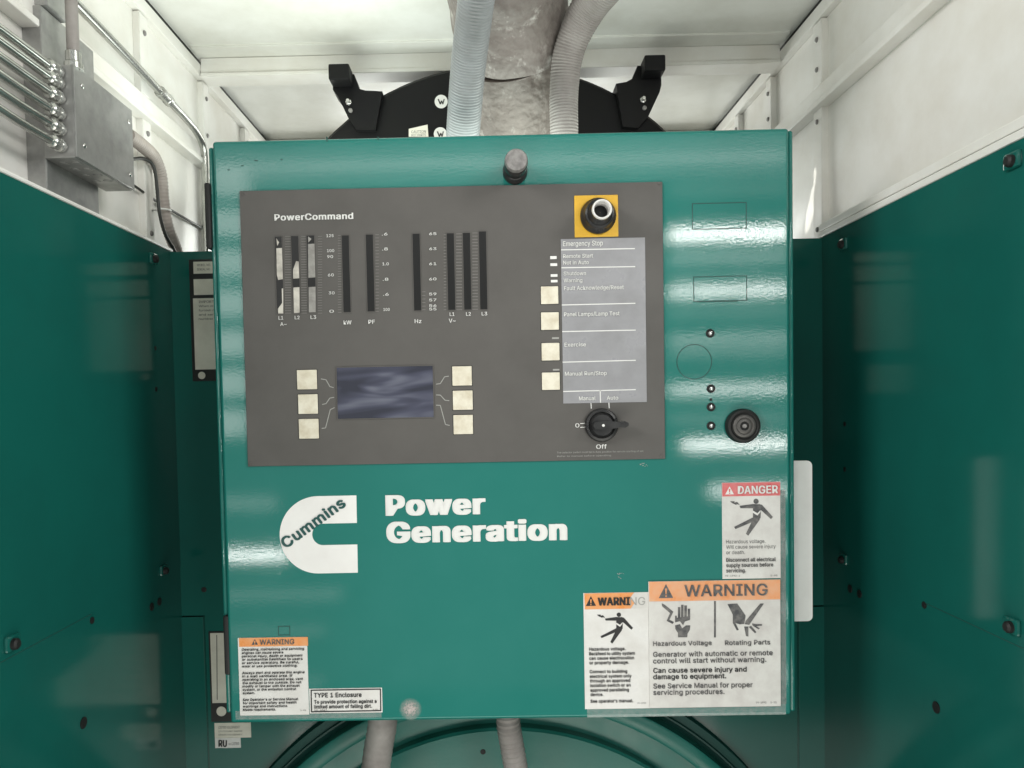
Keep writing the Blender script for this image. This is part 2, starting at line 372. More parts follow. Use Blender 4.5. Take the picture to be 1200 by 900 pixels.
# ------------------------------------------------------------------ green side sheets
def clip(c, s, parent, big=1.0):           # a quarter-turn fastener: rectangular cup with a dark stud
    x = c.x
    MB().box((x - s * .001, c.y - .012 * big, c.z - .009 * big), (x + s * .005 * big, c.y + .012 * big, c.z + .009 * big), .003).build('fastener', 'green', parent)
    MB().lathe((x + s * .004, c.y - .002, c.z - .001), (s, 0, 0), [(.0065 * big, 0), (.0062 * big, .005), (.004 * big, .007), (.0005, .007)], 16).build('fastener_stud', 'rubber', parent)
def hole(c, axis, r, parent, name='hole', slot=None):
    a = Vector(axis); c = Vector(c)
    MB().lathe(c - a * .0005, axis, [(r * 1.12, 0), (r * 1.12, .0012), (r * .9, .0014), (.0004, .0014)], 18).build(name, 'rubber', parent)
def side_sheet(name, X, s, label):
    t = thing(name, (X, (YF + YB) / 2, ZB), label, 'panel')
    zs = H - .272                            # seam between upper and lower sheet
    MB().box((X - s * .004, YF, zs), (X, YB + .004, ZG)).build('upper_sheet', 'green', t)
    MB().box((X - s * .008, YF, ZB), (X - s * .0008, YB + .004, zs - .0002)).build('lower_sheet', 'green', t)
    ys = PX(1083, 709, XR).y if s < 0 else PX(108, 727, XL).y
    MB().box((X - s * .002, YF, zs - .0007), (X + s * .00025, ys, zs + .0003)).build('seam', 'groove', t)
    return t
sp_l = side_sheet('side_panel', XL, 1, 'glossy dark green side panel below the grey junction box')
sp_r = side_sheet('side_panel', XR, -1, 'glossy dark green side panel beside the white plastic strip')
for (u, v, b) in ((178, 303, 1.0), (190, 668, .9), (12, 753, 1.0)): clip(PX(u, v, XL), 1, sp_l, b)
for (u, v, b) in ((990, 286, 1.0), (990, 655, .9), (1188, 733, 1.0), (1189, 188, 1.0)): clip(PX(u, v, XR), -1, sp_r, b)
for (u, v, r) in ((178, 711, .0055), (187, 705, .0055), (98, 847, .0065), (182, 408, .0032), (183, 456, .0035), (108, 727, .004)): hole(PX(u, v, XL), (1, 0, 0), r, sp_l)
for (u, v, r) in ((996, 690, .0055), (1007, 696, .0055), (1097, 829, .0065), (990, 497, .0032), (990, 550, .0035), (1083, 709, .004)): hole(PX(u, v, XR), (-1, 0, 0), r, sp_r)
# white edge trim along the top of each side sheet
def trim(name, X, s, wd, label):
    t = MB().box((X - s * .048, YF, ZG + .0005), (X + s * .002, 1.26, ZG + wd), .0025)
    return tag(t.build(name, 'white'), label, 'trim')
tl = trim('edge_trim', XL, 1, .006, 'thin white edge trim along the green panel below the junction box')
tr_ = MB().box((XR - .002, YF, ZG + .0005), (XR + .046, 1.262, ZG + .0105), .002)
tr_ = tr_.build('edge_trim', 'white'); tag(tr_, 'wide white double edge trim above the right green panel', 'trim')
tr_['label'] = 'wide white double edge trim along the green panel beside the white strip'
MB().box((XR + .0, YF, ZG + .0115), (XR + .046, 1.262, ZG + .0245), .002).build('upper_lip', 'white', tr_)

# ------------------------------------------------------------------ green back sheets with data labels
bp = thing('back_panel', (0, YB, ZB), 'dark green back panel behind the control cabinet', 'panel')
zmid = PY(230, 722, YB).z
# upper pieces: left and right of the cabinet and a strip between, so nothing overlaps
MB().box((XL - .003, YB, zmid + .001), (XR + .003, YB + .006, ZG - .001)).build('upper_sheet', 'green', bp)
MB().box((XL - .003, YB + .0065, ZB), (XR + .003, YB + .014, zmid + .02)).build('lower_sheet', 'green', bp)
for a, b in ((219.5, 241), (936, 962)):
    x0 = PY(a, 800, YB).x; x1 = PY(b, 800, YB).x
    MB().box((XL - .002 if a < 500 else x0, YB - .002, ZB), (XR + .002 if a > 500 else x1, YB + .0075, zmid - .001), .0005).build('upright_strip', 'green', bp)
hole(PY(239, 691, YB), (0, -1, 0), .004, bp)
# labels on the back sheet (their hidden halves mirror in the side sheets)
YL = YB - .0012
lab = plate(223.5, 303.5, 302, 446, YL, .0011).build('data_plate', 'labelb', bp, 'black and silver data plate')
for v0, v1 in ((306, 320), (326.5, 345), (349, 432.5)):
    plate(226.5 + (v0 - 300) * .02, v0, 299, v1, YL - .0004, .0004).build('data_field', 'label', lab)
MB().lathe(PY(236.5, 440, YL), (0, -1, 0), [(.0062, 0), (.0062, .0006), (.0003, .0006)], 20).build('emblem', 'label', lab)
text([('MODEL NO.', 231, 312, 247, 2.6), ('SERIAL NO.', 231, 317, 247, 2.6), ('IMPORTANT', 233, 355, 260, 2.6), ('When ordering parts', 233, 360, 275, 2.4), ('furnish model', 233, 365, 262, 2.4), ('and serial', 233, 370, 256, 2.4), ('number', 233, 375, 250, 2.4)], YL - .0007).build('lettering', 'ink', lab)
YL2 = YB + .0056
lab2 = plate(246, 739, 372, 845, YL2, .0011).build('rating_plate', 'labelb', bp, 'large rating plate with black base')
plate(247.5, 741, 368, 823, YL2 - .0004, .0004).build('data_field', 'label', lab2)
stroke([(254, 744), (254.5, 820)], .8, YL2 - .0007).build('rule', 'ink', lab2)
for v in (752, 763, 775, 786, 797, 808): stroke([(270, v), (366, v - 1.5)], .8, YL2 - .0007).build('rule', 'ink', lab2)
MB().lathe(PY(259.5, 833.5, YL2), (0, -1, 0), [(.0085, 0), (.0085, .0006), (.007, .0006), (.007, .0003), (.0003, .0003)], 24).build('emblem', 'label', lab2)
lab3 = plate(251.5, 847, 294, 864.5, YL2, .0009).build('agency_label', 'label', bp)
text([('LISTED EQUIPMENT', 256, 854, 281, 3), ('STATIONARY ENGINE', 256, 858, 284, 1.8), ('GENERATOR ASSEMBLY', 256, 862, 284, 1.8)], YL2 - .0004).build('lettering', 'fadedink', lab3)
lab4 = plate(252, 864.8, 282, 876.5, YL2 - .0001, .0009).build('recognition_mark', 'sticker', bp)
text([('RU', 256, 875, 266, 8)], YL2 - .0005, bold=.03, rot=-.05).build('lettering', 'ink', lab4)
text([('us LISTED', 268, 873, 280, 3)], YL2 - .0005).build('lettering', 'ink', lab4)
# right-hand pair
lab5 = plate(858, 297, 928, 416, YL, .0011).build('data_plate', 'labelb', bp)
for v0, v1 in ((299, 310), (314, 332), (336, 413)): plate(860, v0, 926, v1, YL - .0004, .0004).build('data_field', 'label', lab5)
lab6 = plate(858, 430, 911, 463, YL, .0011).build('data_plate', 'label', bp)

# ------------------------------------------------------------------ alternator housing below the cabinet
ac = PY(597, 1165, 1.21); px = 1.21 / F
alt = thing('alternator_housing', (ac.x, 1.5, .1), 'round green alternator end housing under the control cabinet', 'generator')
MB().lathe(ac, (0, 1, 0), [(.001, .012), (300 * px, .012), (318 * px, .014), (321 * px, .018), (322 * px, .06)], 128, closed=False).build('end_disc', 'housing', alt)
MB().lathe(ac, (0, 1, 0), [(321.5 * px, .034), (355 * px, .032), (356 * px, .002), (359 * px, 0), (373 * px, 0), (375 * px, .002), (376 * px, .055)], 128, closed=False).build('flange_ring', 'housing', alt)
MB().lathe(ac, (0, 1, 0), [(375.5 * px, .030), (381 * px, .028), (382 * px, .022), (384 * px, .022), (385 * px, .028), (394 * px, .030), (396 * px, .055)], 128, closed=False).build('shaded_gap_ring', 'groove', alt)  # dark green ring stands in for the shaded gap round the flange
hole(PY(566, 881, ac.y + .012), (0, -1, 0), .004, alt)

# ------------------------------------------------------------------ control cabinet
Y0 = 1.0
DX0, DX1, DZ0, DZ1 = -.3667, .4034, H - .4367, H + .3551
cab = thing('control_cabinet', (.018, 1.12, DZ0), 'green generator control cabinet with grey instrument faceplate and stickers', 'control panel')
MB().box((DX0 - .006, Y0 + .018, DZ0 + .006), (DX1 + .0085, YB + .0, DZ1 - .001), .004).build('body', 'door', cab)
door = MB().box((DX0, Y0, DZ0), (DX1, Y0 + .0165, DZ1), .0045, 4)
# a thin return along the hinge and lock sides of the door pan
door = door.build('door', 'door', cab)
MB().box((DX1 + .0005, Y0 + .006, DZ0 + .002), (DX1 + .0075, Y0 + .0175, DZ1 - .001), .003, 3).build('door_return', 'door', cab)
MB().box((DX0 - .0075, Y0 + .006, DZ0 + .012), (DX0 - .0005, Y0 + .0175, DZ1 - .006), .003, 3).build('door_return', 'door', cab)
for v0, v1, u in ((213, 291, 243.5), (722, 792, 265.5)):
    z1 = PY(u, v0, Y0).z; z0 = PY(u, v1, Y0).z; x = PY(u, (v0 + v1) / 2, Y0).x
    MB().box((x - .005, Y0 + .001, z0), (x + .0035, Y0 + .03, z1), .003).build('hinge', 'rubber', cab)
x0, x1, z0, z1 = rect(925, 540, 952, 728, 1.03)
mb = MB(); rr = .007; pl = [(x0, z0), (x1 - rr, z0)]
for k in range(1, 7): a = -math.pi / 2 + math.pi / 2 * k / 6; pl.append((x1 - rr + rr * math.cos(a), z0 + rr + rr * math.sin(a)))
for k in range(0, 7): a = math.pi / 2 * k / 6; pl.append((x1 - rr + rr * math.cos(a), z1 - rr + rr * math.sin(a)))
pl.append((x0, z1)); mb.prism(pl, 1.03, .004).build('document_strip', 'plate', cab, 'white rounded plastic strip')

YD = Y0 - .0002                              # print directly on the door
# maker's mark
def arc(cu, cv, r, a0, a1, n): return [(cu + r * math.cos(a0 + (a1 - a0) * k / n), cv + r * math.sin(a0 + (a1 - a0) * k / n)) for k in range(n + 1)]
T = 1.1 * math.pi / 180
def tilt(p, cu=373, cv=627): return [(cu + (u - cu) * math.cos(-T) - (v - cv) * math.sin(-T), cv + (u - cu) * math.sin(-T) + (v - cv) * math.cos(-T)) for u, v in p]
hp = math.pi / 2
out = arc(373, 626.7, 45.3, -hp, -3 * hp, 40); inn = arc(378.5, 626.3, 12.6, -3 * hp, -hp, 24)
emb = poly(tilt([(418.5, 581.4)] + out + [(418.5, 672.0), (418.5, 638.9)] + inn + [(418.5, 613.7)]), YD).build('emblem', 'plate', door, 'white letter C emblem')
text([('Cummins', 334.6, 643.2, 423, 12.6)], YD - .0004, bold=.034, rot=R_(34.6)).build('lettering', 'inkgreen', door)
text([('Power', 452, 605.3, 569.3, 24.3)], YD, bold=.056).build('lettering', 'print', door)
text([('Generation', 453, 637.3, 665, 25)], YD, bold=.056).build('lettering', 'print', door)

# punched blanks, screws, lock, latch knob
def outline(u0, v0, u1, v1, wpx):
    mb = MB()
    x0, x1, z0, z1 = rect(u0, v0, u1, v1, Y0); q = wpx / F; yy = Y0 - .0003
    for a, b in (((x0, z0), (x1, z0 + q)), ((x0, z1 - q), (x1, z1)), ((x0, z0 + q), (x0 + q, z1 - q)), ((x1 - q, z0 + q), (x1, z1 - q))):
        mb.box((a[0], yy, a[1]), (b[0], yy + .0006, b[1]))
    return mb
outline(811, 237.5, 875, 268.5, .9).build('blanking_seam', 'groove', door)
outline(812.5, 323.5, 875.5, 353, .9).build('blanking_seam', 'groove', door)
stroke([(817, 353.8), (864, 353)], .9, YD).build('blanking_seam', 'groove', door)
outline(326, 733.5, 340, 744.5, .8).build('blanking_seam', 'groove', door)
mb = MB(); c = PY(813.5, 424, Y0); rr = 19.8 / F
mb.lathe(c, (0, -1, 0), [(rr, -.0003), (rr, .0004), (rr + .0009, .0004), (rr + .0009, -.0003)], 64, closed=False).build('blanking_seam', 'groove', door)
for u, v in ((832, 390.7), (833, 455.5), (833, 477), (833, 499)):
    cc = PY(u, v, Y0)
    so = MB().lathe(cc, (0, -1, 0), [(.0057, -.001), (.0057, .0012), (.0048, .002), (.0040, .0012), (.0004, .0010)], 20).build('screw', 'rubber', door)
    MB().lathe(cc + Vector((0, -.001, 0)), (0, -1, 0), [(.0028, 0), (.0026, .0014), (.001, .0018), (.0002, .0018)], 14).build('pin', 'steel', so)
hole(PY(833, 468.3, Y0), (0, -1, 0), .0016, door)
lk = PY(869.5, 499, Y0)
lock = MB().lathe(lk, (0, -1, 0), [(.0232, -.001), (.0232, .005), (.0215, .0095), (.0185, .0105), (.0165, .0085), (.0004, .0085)], 48).build('lock', 'rubber', door)
MB().lathe(lk + Vector((0, -.0085, 0)), (0, -1, 0), [(.0150, -.001), (.0150, .002), (.0135, .003), (.0115, .003), (.0105, .0015), (.0090, .0025), (.0062, .0025), (.0055, -.002)], 40, closed=False).build('lock_ring', 'lockgrey', lock)
MB().lathe(lk + Vector((0, -.0092, 0)), (0, -1, 0), [(.0030, -.001), (.0030, .0015), (.0002, .0016)], 6).build('lock_pin', 'greysteel', lock)
kb = PY(603.5, 202, Y0)
kn = MB().lathe(kb, (0, -1, 0), [(.0165, -.001), (.0165, .006), (.0150, .010), (.0125, .012), (.0122, .020), (.0145, .024), (.0150, .044), (.0138, .046), (.0003, .046)], 36).build('latch_knob', 'black', door)
MB().lathe(kb + Vector((0, -.0455, 0)), (0, -1, 0), [(.0140, -.006), (.0146, -.004), (.0146, .004), (.0132, .0068), (.0003, .0075)], 36).build('knob_cap', 'greysteel', kn)
# chips along the top edge and pale spots with a shape of their own
for u, v, a, b in ((383, 163, .9, 3), (443, 162, .8, 2), (300, 188, 2.2, .7), (284, 194, 1.6, .6), (330, 187, 1.4, .6), (268, 199, 1.5, .6)):
    poly([(u - a, v - b), (u + a, v - b * .8), (u + a * .8, v + b), (u - a * .7, v + b * .9)], YD).build('paint_chip', 'groove', door)
def blotch(u, v, r, n=26):
    rnd = random.Random(int(u * 7 + v)); mb = MB()
    for k in range(n):
        a = rnd.random() * 6.28; d = r * rnd.random() ** .8; q = .35 + rnd.random() * r * .10
        poly([(u + math.cos(a) * d + math.cos(t_) * q * rnd.uniform(.6, 1), v + math.sin(a) * d * .8 + math.sin(t_) * q * rnd.uniform(.6, 1)) for t_ in [j * 6.283 / 7 for j in range(7)]], YD - k * .00001, .0002, mb)
    return mb
def pale_patch_mat():                           # one soft pinkish patch, strongest in the middle and fading outward
    m = bpy.data.materials.new('pale_pink_patch'); m.use_nodes = True; nt = m.node_tree; b = nt.nodes['Principled BSDF']
    b.inputs['Base Color'].default_value = (.72, .58, .56, 1); b.inputs['Roughness'].default_value = .45
    tc = nt.nodes.new('ShaderNodeTexCoord'); ln = nt.nodes.new('ShaderNodeVectorMath'); ln.operation = 'LENGTH'; nt.links.new(tc.outputs['Object'], ln.inputs[0])
    r = nt.nodes.new('ShaderNodeMapRange'); r.inputs['From Min'].default_value = .003; r.inputs['From Max'].default_value = .016; r.inputs['To Min'].default_value = .75; r.inputs['To Max'].default_value = 0
    nt.links.new(ln.outputs['Value'], r.inputs['Value'])
    n = nt.nodes.new('ShaderNodeTexNoise'); n.inputs['Scale'].default_value = 320; n.inputs['Detail'].default_value = 4; nt.links.new(tc.outputs['Object'], n.inputs['Vector'])
    r2 = nt.nodes.new('ShaderNodeMapRange'); r2.inputs['From Min'].default_value = .15; r2.inputs['From Max'].default_value = .6; nt.links.new(n.outputs['Fac'], r2.inputs['Value'])
    mu = nt.nodes.new('ShaderNodeMath'); mu.operation = 'MULTIPLY'; nt.links.new(r.outputs['Result'], mu.inputs[0]); nt.links.new(r2.outputs['Result'], mu.inputs[1])
    nt.links.new(mu.outputs['Value'], b.inputs['Alpha']); return m
M['palepatch'] = pale_patch_mat()
poly(arc(481, 831, 15, 0, 2 * math.pi * 31 / 32, 31), YD).build('pale_patch', 'palepatch', door)
blotch(727, 674, 5, 9).build('pale_patch', 'chip', door); blotch(755, 544, 5, 8).build('pale_patch', 'chip', door)

# ------------------------------------------------------------------ stickers on the door
YS = Y0 - .0006
def sticker(name, u0, v0, u1, v1, mt, label, y=YS):
    return plate(u0, v0, u1, v1, y, .0006).build(name, mt, cab, label)
def film(u0, v0, u1, v1):
    return plate(u0, v0, u1, v1, Y0 - .0003, .0003).build('laminate_film', 'film', cab)
film(688, 826, 921, 839); film(276, 832, 447, 842); film(914, 574, 921, 825)
YT = YS - .0004
MAN = {'limb': [[(180, 217), (262, 206), (300, 208), (300, 228), (262, 232), (185, 231)], [(296, 205), (318, 211), (384, 285), (372, 298), (308, 240)],
        [(262, 212), (312, 212), (308, 290), (285, 318), (262, 300)], [(265, 286), (276, 308), (155, 359), (147, 346)], [(262, 298), (302, 285), (303, 302), (233, 399), (219, 388)],
        [(122, 189), (150, 189), (147, 198), (165, 193), (181, 211), (160, 206), (162, 213), (134, 200)]]}
def man(mapf, y, parent, ink):
    mb = MB()
    for i, p in enumerate(MAN['limb']): poly([mapf(*q) for q in p], y - i * .00002, .0003, mb)
    poly([mapf(281 + 16 * math.cos(k * .4488), 189 + 16 * math.sin(k * .4488)) for k in range(14)], y, .0003, mb)
    mb.build('pictogram', ink, parent)
    poly([mapf(*q) for q in [(262, 246), (289, 262), (308, 243), (308, 254), (289, 276), (262, 259)]], y - .0004, .0002).build('pictogram_flash', 'sticker', parent)
def sm(x, y): return (680 + x / 6.21, 690 + y / 6.21)
def dg(x, y): u, v = sm(x, y); return (886 + (u - 725.2) * 1.19, 587.3 + (v - 720.3) * 1.19)
def tri(u, v, w_, h_, y, parent, ink, paper):
    poly([(u - w_ / 2, v), (u + w_ / 2, v - .3), (u, v - h_)], y).build('alert_triangle', ink, parent)
    mb = poly([(u - .9, v - h_ * .68), (u + .9, v - h_ * .68), (u + .5, v - h_ * .28), (u - .5, v - h_ * .28)], y - .0003)
    poly([(u - .6, v - h_ * .2), (u + .6, v - h_ * .2), (u + .6, v - h_ * .08), (u - .6, v - h_ * .08)], y - .0003, .0003, mb).build('alert_mark', paper, parent)
# danger
s1 = sticker('danger_sticker', 846.3, 565, 914.5, 678, 'sticker2', 'white danger sticker with a red header')
plate(846.5, 565.5, 914.3, 581.2, YT, .0004).build('header', 'red', s1)
text([('DANGER', 864.5, 578.8, 911.5, 9.2)], YT - .0003, bold=.02).build('lettering', 'print', s1)
tri(855, 579.5, 10, 9.5, YT - .0003, s1, 'print', 'red')
man(dg, YT, s1, 'fadedink')
text([('Hazardous voltage.', 851, 637, 897, 4.2), ('Will cause severe injury', 851, 643.2, 909, 4.2), ('or death.', 851, 649.6, 873, 4.2)], YT).build('lettering', 'fadedink', s1)
text([('Disconnect all electrical', 851, 658.5, 909, 4.4), ('supply sources before', 851, 664.7, 906, 4.4), ('servicing.', 851, 671, 874, 4.4)], YT, bold=.012).build('lettering', 'fadedink', s1)
text([('99-1992-1', 850, 676, 867, 2), ('5-95', 903, 675.5, 911, 2)], YT).build('lettering', 'fadedink', s1)
# backfeed warning
s2 = sticker('warning_sticker', 684.6, 694.5, 760.6, 830.5, 'sticker', 'tall white sticker with a torn orange header beside the large sticker')
x0, x1, z0, z1 = rect(684.8, 695.2, 760.2, 713.8, YT)
poly([(684.8, 695.6), (743, 694.4), (738, 701), (744, 706), (739, 713.2), (685.4, 714.2)], YT).build('header', 'orange', s2)
poly([(743.2, 694.4), (760.2, 694), (760.3, 712.8), (739.2, 713.2), (744.2, 706), (738.2, 701)], YT).build('header_worn', 'sticker2', s2)
text([('WARNI', 700.5, 709.8, 738.5, 9.4)], YT - .0003, bold=.035).build('lettering', 'ink', s2)
text([('NG', 738.5, 709.2, 756, 9.4)], YT - .0003, bold=.0).build('lettering', 'print_dim', s2)
tri(692.5, 710.2, 12, 11.5, YT - .0003, s2, 'ink', 'orange')
man(sm, YT, s2, 'ink')
L = [('Hazardous voltage.', 690.5, 762.6, 733), ('Backfeed to utility system', 690.5, 768, 744), ('can cause electrocution', 690.6, 773.3, 743), ('or property damage.', 690.8, 778.6, 737),
     ('Connect to building', 691, 789, 735), ('electrical system only', 691.2, 794.5, 740), ('through an approved', 691.4, 799.8, 738.5), ('isolation switch or an', 691.6, 805.2, 739), ('approved paralleling', 691.8, 810.6, 737), ('device.', 692, 815.8, 707),
     ("See operator's manual.", 692, 823.6, 742)]
text([(a, b, c, d, 3.7) for a, b, c, d in L], YT, bold=.01).build('lettering', 'ink', s2)
text([('99-1990', 747, 825, 757, 1.8)], YT).build('lettering', 'fadedink', s2)
# large double-pictogram warning
s3 = sticker('warning_sticker', 760.6, 680.3, 914.6, 828.6, 'sticker2', 'large white sticker with two hand pictograms and faded orange header', YS - .0012)
YU = YS - .0016
plate(760.8, 680.6, 914.4, 703.6, YU, .0004).build('header', 'orange2', s3)
text([('WARNING', 802, 699.2, 899.5, 13.6)], YU - .0003, bold=.014).build('lettering', 'fadedink', s3)
tri(780.5, 701, 17, 16.5, YU - .0003, s3, 'fadedink', 'orange2')
def lg(x, y): return (755 + x / 5.625, 675 + y / 5.625)
mb = MB()
for i, p in enumerate([[(115, 180), (136, 190), (192, 236), (166, 288), (196, 304), (186, 316), (148, 296), (170, 245), (118, 200)],
          [(203, 262), (214, 262), (216, 300), (203, 300)], [(222, 206), (238, 206), (238, 295), (222, 295)], [(243, 190), (259, 190), (259, 292), (243, 292)], [(264, 195), (281, 195), (281, 290), (264, 290)], [(287, 216), (302, 216), (302, 286), (287, 286)],
          [(203, 278), (303, 264), (300, 290), (268, 300), (256, 325), (235, 298), (203, 306)],
          [(203, 326), (235, 318), (250, 345), (276, 326), (303, 326), (300, 355), (285, 380), (283, 404), (222, 404), (222, 376), (205, 350)],
          [(460, 166), (472, 166), (472, 405), (460, 405)],
          [(549, 186), (613, 182), (640, 220), (668, 262), (660, 316), (630, 319), (601, 310), (623, 355), (610, 359), (584, 310), (584, 256)],
          [(765, 182), (788, 182), (692, 322), (664, 318), (668, 298)], [(659, 334), (686, 334), (686, 399), (671, 396)], [(689, 336), (705, 329), (739, 370), (730, 378)], [(710, 313), (735, 317), (776, 318), (776, 327), (737, 331), (762, 345), (753, 352), (715, 328)]]):
    if i in (8, 9): mb.build('pictogram' if i == 8 else 'divider', 'fadedink', s3); mb = MB()
    poly([lg(*q) for q in p], YU - i * .00002, .0003, mb)
mb.build('pictogram', 'fadedink', s3)
for l_ in [('Hazardous Voltage', 765.3, 757, 834, 5.4), ('Rotating Parts', 849.5, 756, 902.5, 5.4)]: text([l_], YU, bold=.006).build('lettering', 'fadedink', s3)
for l_ in [('Generator with automatic or remote', 765.3, 770, 905.5, 5.9), ('control will start without warning.', 765.3, 777.6, 898, 5.9),
      ('See Service Manual for proper', 765.6, 807, 882, 5.9), ('servicing procedures.', 765.6, 814.5, 849, 5.9)]: text([l_], YU, bold=.012).build('lettering', 'fadedink', s3)
for l_ in [('Can cause severe injury and', 765.5, 788.8, 875, 5.9), ('damage to equipment.', 765.5, 796.2, 851, 5.9)]: text([l_], YU, bold=.018).build('lettering', 'ink', s3)
text([('99-1993', 886, 824.5, 898, 2.2), ('5-95', 903, 824.3, 910, 2.2)], YU).build('lettering', 'fadedink', s3)
# exhaust warning, lower left of the door
s4 = sticker('warning_sticker', 280, 747, 361, 838, 'sticker', 'white sticker densely printed with small text under an orange header')
plate(280.2, 747.2, 360.8, 757.4, YT, .0004).build('header', 'orange', s4)
text([('WARNING', 304.5, 755.6, 345, 6.2)], YT - .0003, bold=.012).build('lettering', 'fadedink', s4)
tri(298.5, 755.8, 7.5, 6.8, YT - .0003, s4, 'fadedink', 'orange')
L = ['Operating, maintaining and servicing', 'engines can cause severe', 'personal injury, death or equipment', 'or substantial liabilities to users', 'or service operators. Be careful,', 'wear or use protective clothing.', '',
     'Always start and operate this engine', 'in a well ventilated area. If', 'operating in an enclosed area, vent', 'the exhaust to the outside. Do not', 'modify or tamper with the exhaust', 'system, or the emission control', 'system.', '',
     "See Operator's or Service Manual", 'for important safety and health', 'warnings and instructions.', 'Meets requirements.']
mx = max(len(a) for a in L)
text([(a, 283.5 + i * .08, 762.6 + i * 3.92, 283.5 + i * .08 + 73 * len(a) / mx, 2.75) for i, a in enumerate(L) if a], YT, bold=.006).build('lettering', 'ink', s4)
text([('5-95', 352, 833.3, 358.5, 1.6)], YT).build('lettering', 'ink', s4)
s5 = sticker('enclosure_type_label', 362.6, 806.6, 448, 835.4, 'sticker', 'small silver label reading type 1 enclosure in a black frame')
mb = MB()
for a in ([(364.5, 809), (446, 807.6)], [(365, 834.2), (446.2, 832.8)], [(364.6, 808.6), (365.1, 834.4)], [(445.8, 807.4), (446.2, 833)]): stroke(a, 1.4, YT, .0003, mb)
mb.build('frame', 'ink', s5)
for l_ in [('TYPE 1 Enclosure', 368, 817.6, 424, 5.4), ('To provide protection against a', 368.2, 824.8, 441.5, 4.1), ('limited amount of falling dirt.', 368.4, 830.4, 436, 4.1)]: text([l_], YT, bold=.022).build('lettering', 'ink', s5)
text([('98-6042', 368.5, 833.4, 383, 1.9), ('5-95', 437, 832.6, 442.5, 1.9)], YT).build('lettering', 'ink', s5)

# ------------------------------------------------------------------ instrument faceplate
YP = Y0 - .0025
c4 = [PY(281, 225.5, YP), PY(777, 211, YP), PY(779, 537.5, YP), PY(290, 547, YP)]
fx0, fx1 = (c4[0].x + c4[3].x) / 2, (c4[1].x + c4[2].x) / 2; fz1, fz0 = (c4[0].z + c4[1].z) / 2, (c4[2].z + c4[3].z) / 2
fp = MB().box((fx0, YP, fz0), (fx1, Y0 - .0001, fz1), .0008).build('faceplate', 'grey', cab, 'grey instrument faceplate')
for u, v in ((285, 228), (772.5, 215), (293.5, 543.5), (775, 533.5)):
    MB().lathe(PY(u, v, YP), (0, -1, 0), [(.0022, -.0005), (.0020, .0008), (.0002, .001)], 12).build('corner_rivet', 'grey', fp)
YQ = YP - .0004
text([('PowerCommand', 321.6, 258.8, 414.2, 7.3)], YQ, bold=.034).build('lettering', 'print', fp)
# bar-graph windows
BARS = [(323.6, 331.6, 277.3, 367.5), (342.6, 351.0, 276.8, 367), (360.6, 369.6, 276, 366), (401.6, 410.0, 276, 366), (429.8, 438.2, 275, 365), (484.4, 492.8, 274, 364), (524.4, 532.8, 273.5, 363.3), (543.2, 551.7, 273, 363), (562, 570.4, 271.3, 362.7)]
win = []
for u0, u1, v0, v1 in BARS:
    x0, x1, z0, z1 = rect(u0, v0, u1, v1, YP); mb = MB()
    wv = MB().box((x0, YP - .0005, z0), (x1, YP + .0001, z1)).build('bar_graph_window', 'slot', fp); win.append(wv)
    # raised lip around the window
    q = .0008; mb = MB()
    mb.box((x0 - q, YP - .0010, z0 - q), (x0, YP, z1 + q)); mb.box((x1, YP - .0010, z0 - q), (x1 + q, YP, z1 + q)); mb.box((x0, YP - .0010, z0 - q), (x1, YP, z0)); mb.box((x0, YP - .0010, z1), (x1, YP, z1 + q))
    mb.build('window_lip', 'grey', fp)
YW = YP - .0009
def slip(i, pts, ma): poly(pts, YW).build('paper_slip', ma, fp)
slip(0, [(323.9, 291), (331, 290.5), (331.6, 327), (326, 328), (324.4, 322)], 'paper'); slip(0, [(323.6, 279), (327, 284), (325, 288)], 'paper')
slip(0, [(330.2, 338), (331.8, 338), (332, 368), (326, 368), (325.6, 362), (330.6, 355)], 'paper')
slip(1, [(347, 306), (350, 306.5), (350.6, 326), (343.6, 326.5), (343.4, 316)], 'paper'); slip(1, [(343.8, 337), (350.8, 336.5), (351.2, 366.5), (344.4, 367)], 'paper')
slip(2, [(360.9, 286), (369.2, 285.5), (369.6, 325), (361.4, 325.5)], 'greypaper'); slip(2, [(361.6, 336.5), (369.7, 336), (370, 365.8), (362, 366)], 'greypaper'); slip(2, [(361, 277), (365, 280), (361.4, 284)], 'greypaper')
mb = MB()
for u0, u1, v0, v1, n in ((334, 341, 277, 367, 31), (353, 359.5, 277, 367, 31), (372.5, 377.5, 277, 367, 31), (396, 400, 276, 366, 31), (440, 444, 275, 365, 25), (494.5, 498.5, 342, 363, 6), (520, 523, 275, 363, 25), (534.5, 541.5, 274, 363, 25), (553.5, 560, 273, 362.5, 25)):
    for k in range(n):
        v = v0 + (v1 - v0) * k / (n - 1); stroke([(u0, v), (u1, v - .12)], .42, YQ, .0003, mb)
mb.build('scale_ticks', 'print_tick', fp, kind='stuff')
N = []
for (s_, v) in (('125', 278), ('100', 295.5), ('90', 302.5), ('60', 324), ('30', 345), ('0', 366.4)): N.append((s_, 382.5 + (v - 277) * .04, v, 391 + (v - 277) * .04 - (3 - len(s_)) * 1.6, 3.2))
for (s_, v) in (('.6', 276), ('.8', 293.5), ('1.0', 311), ('.8', 329), ('.6', 346.6), ('100', 364.4)): N.append((s_, 447.5 + (v - 275) * .02, v, 455 + (v - 275) * .02 - (3 - len(s_)) * .8, 3.2))
for (s_, v) in (('65', 275.6), ('63', 293.2), ('61', 310.8), ('60', 328.6), ('59', 346.2), ('57', 353.2), ('56', 359.8), ('55', 363.8)): N.append((s_, 503, v, 511.5, 3.0))
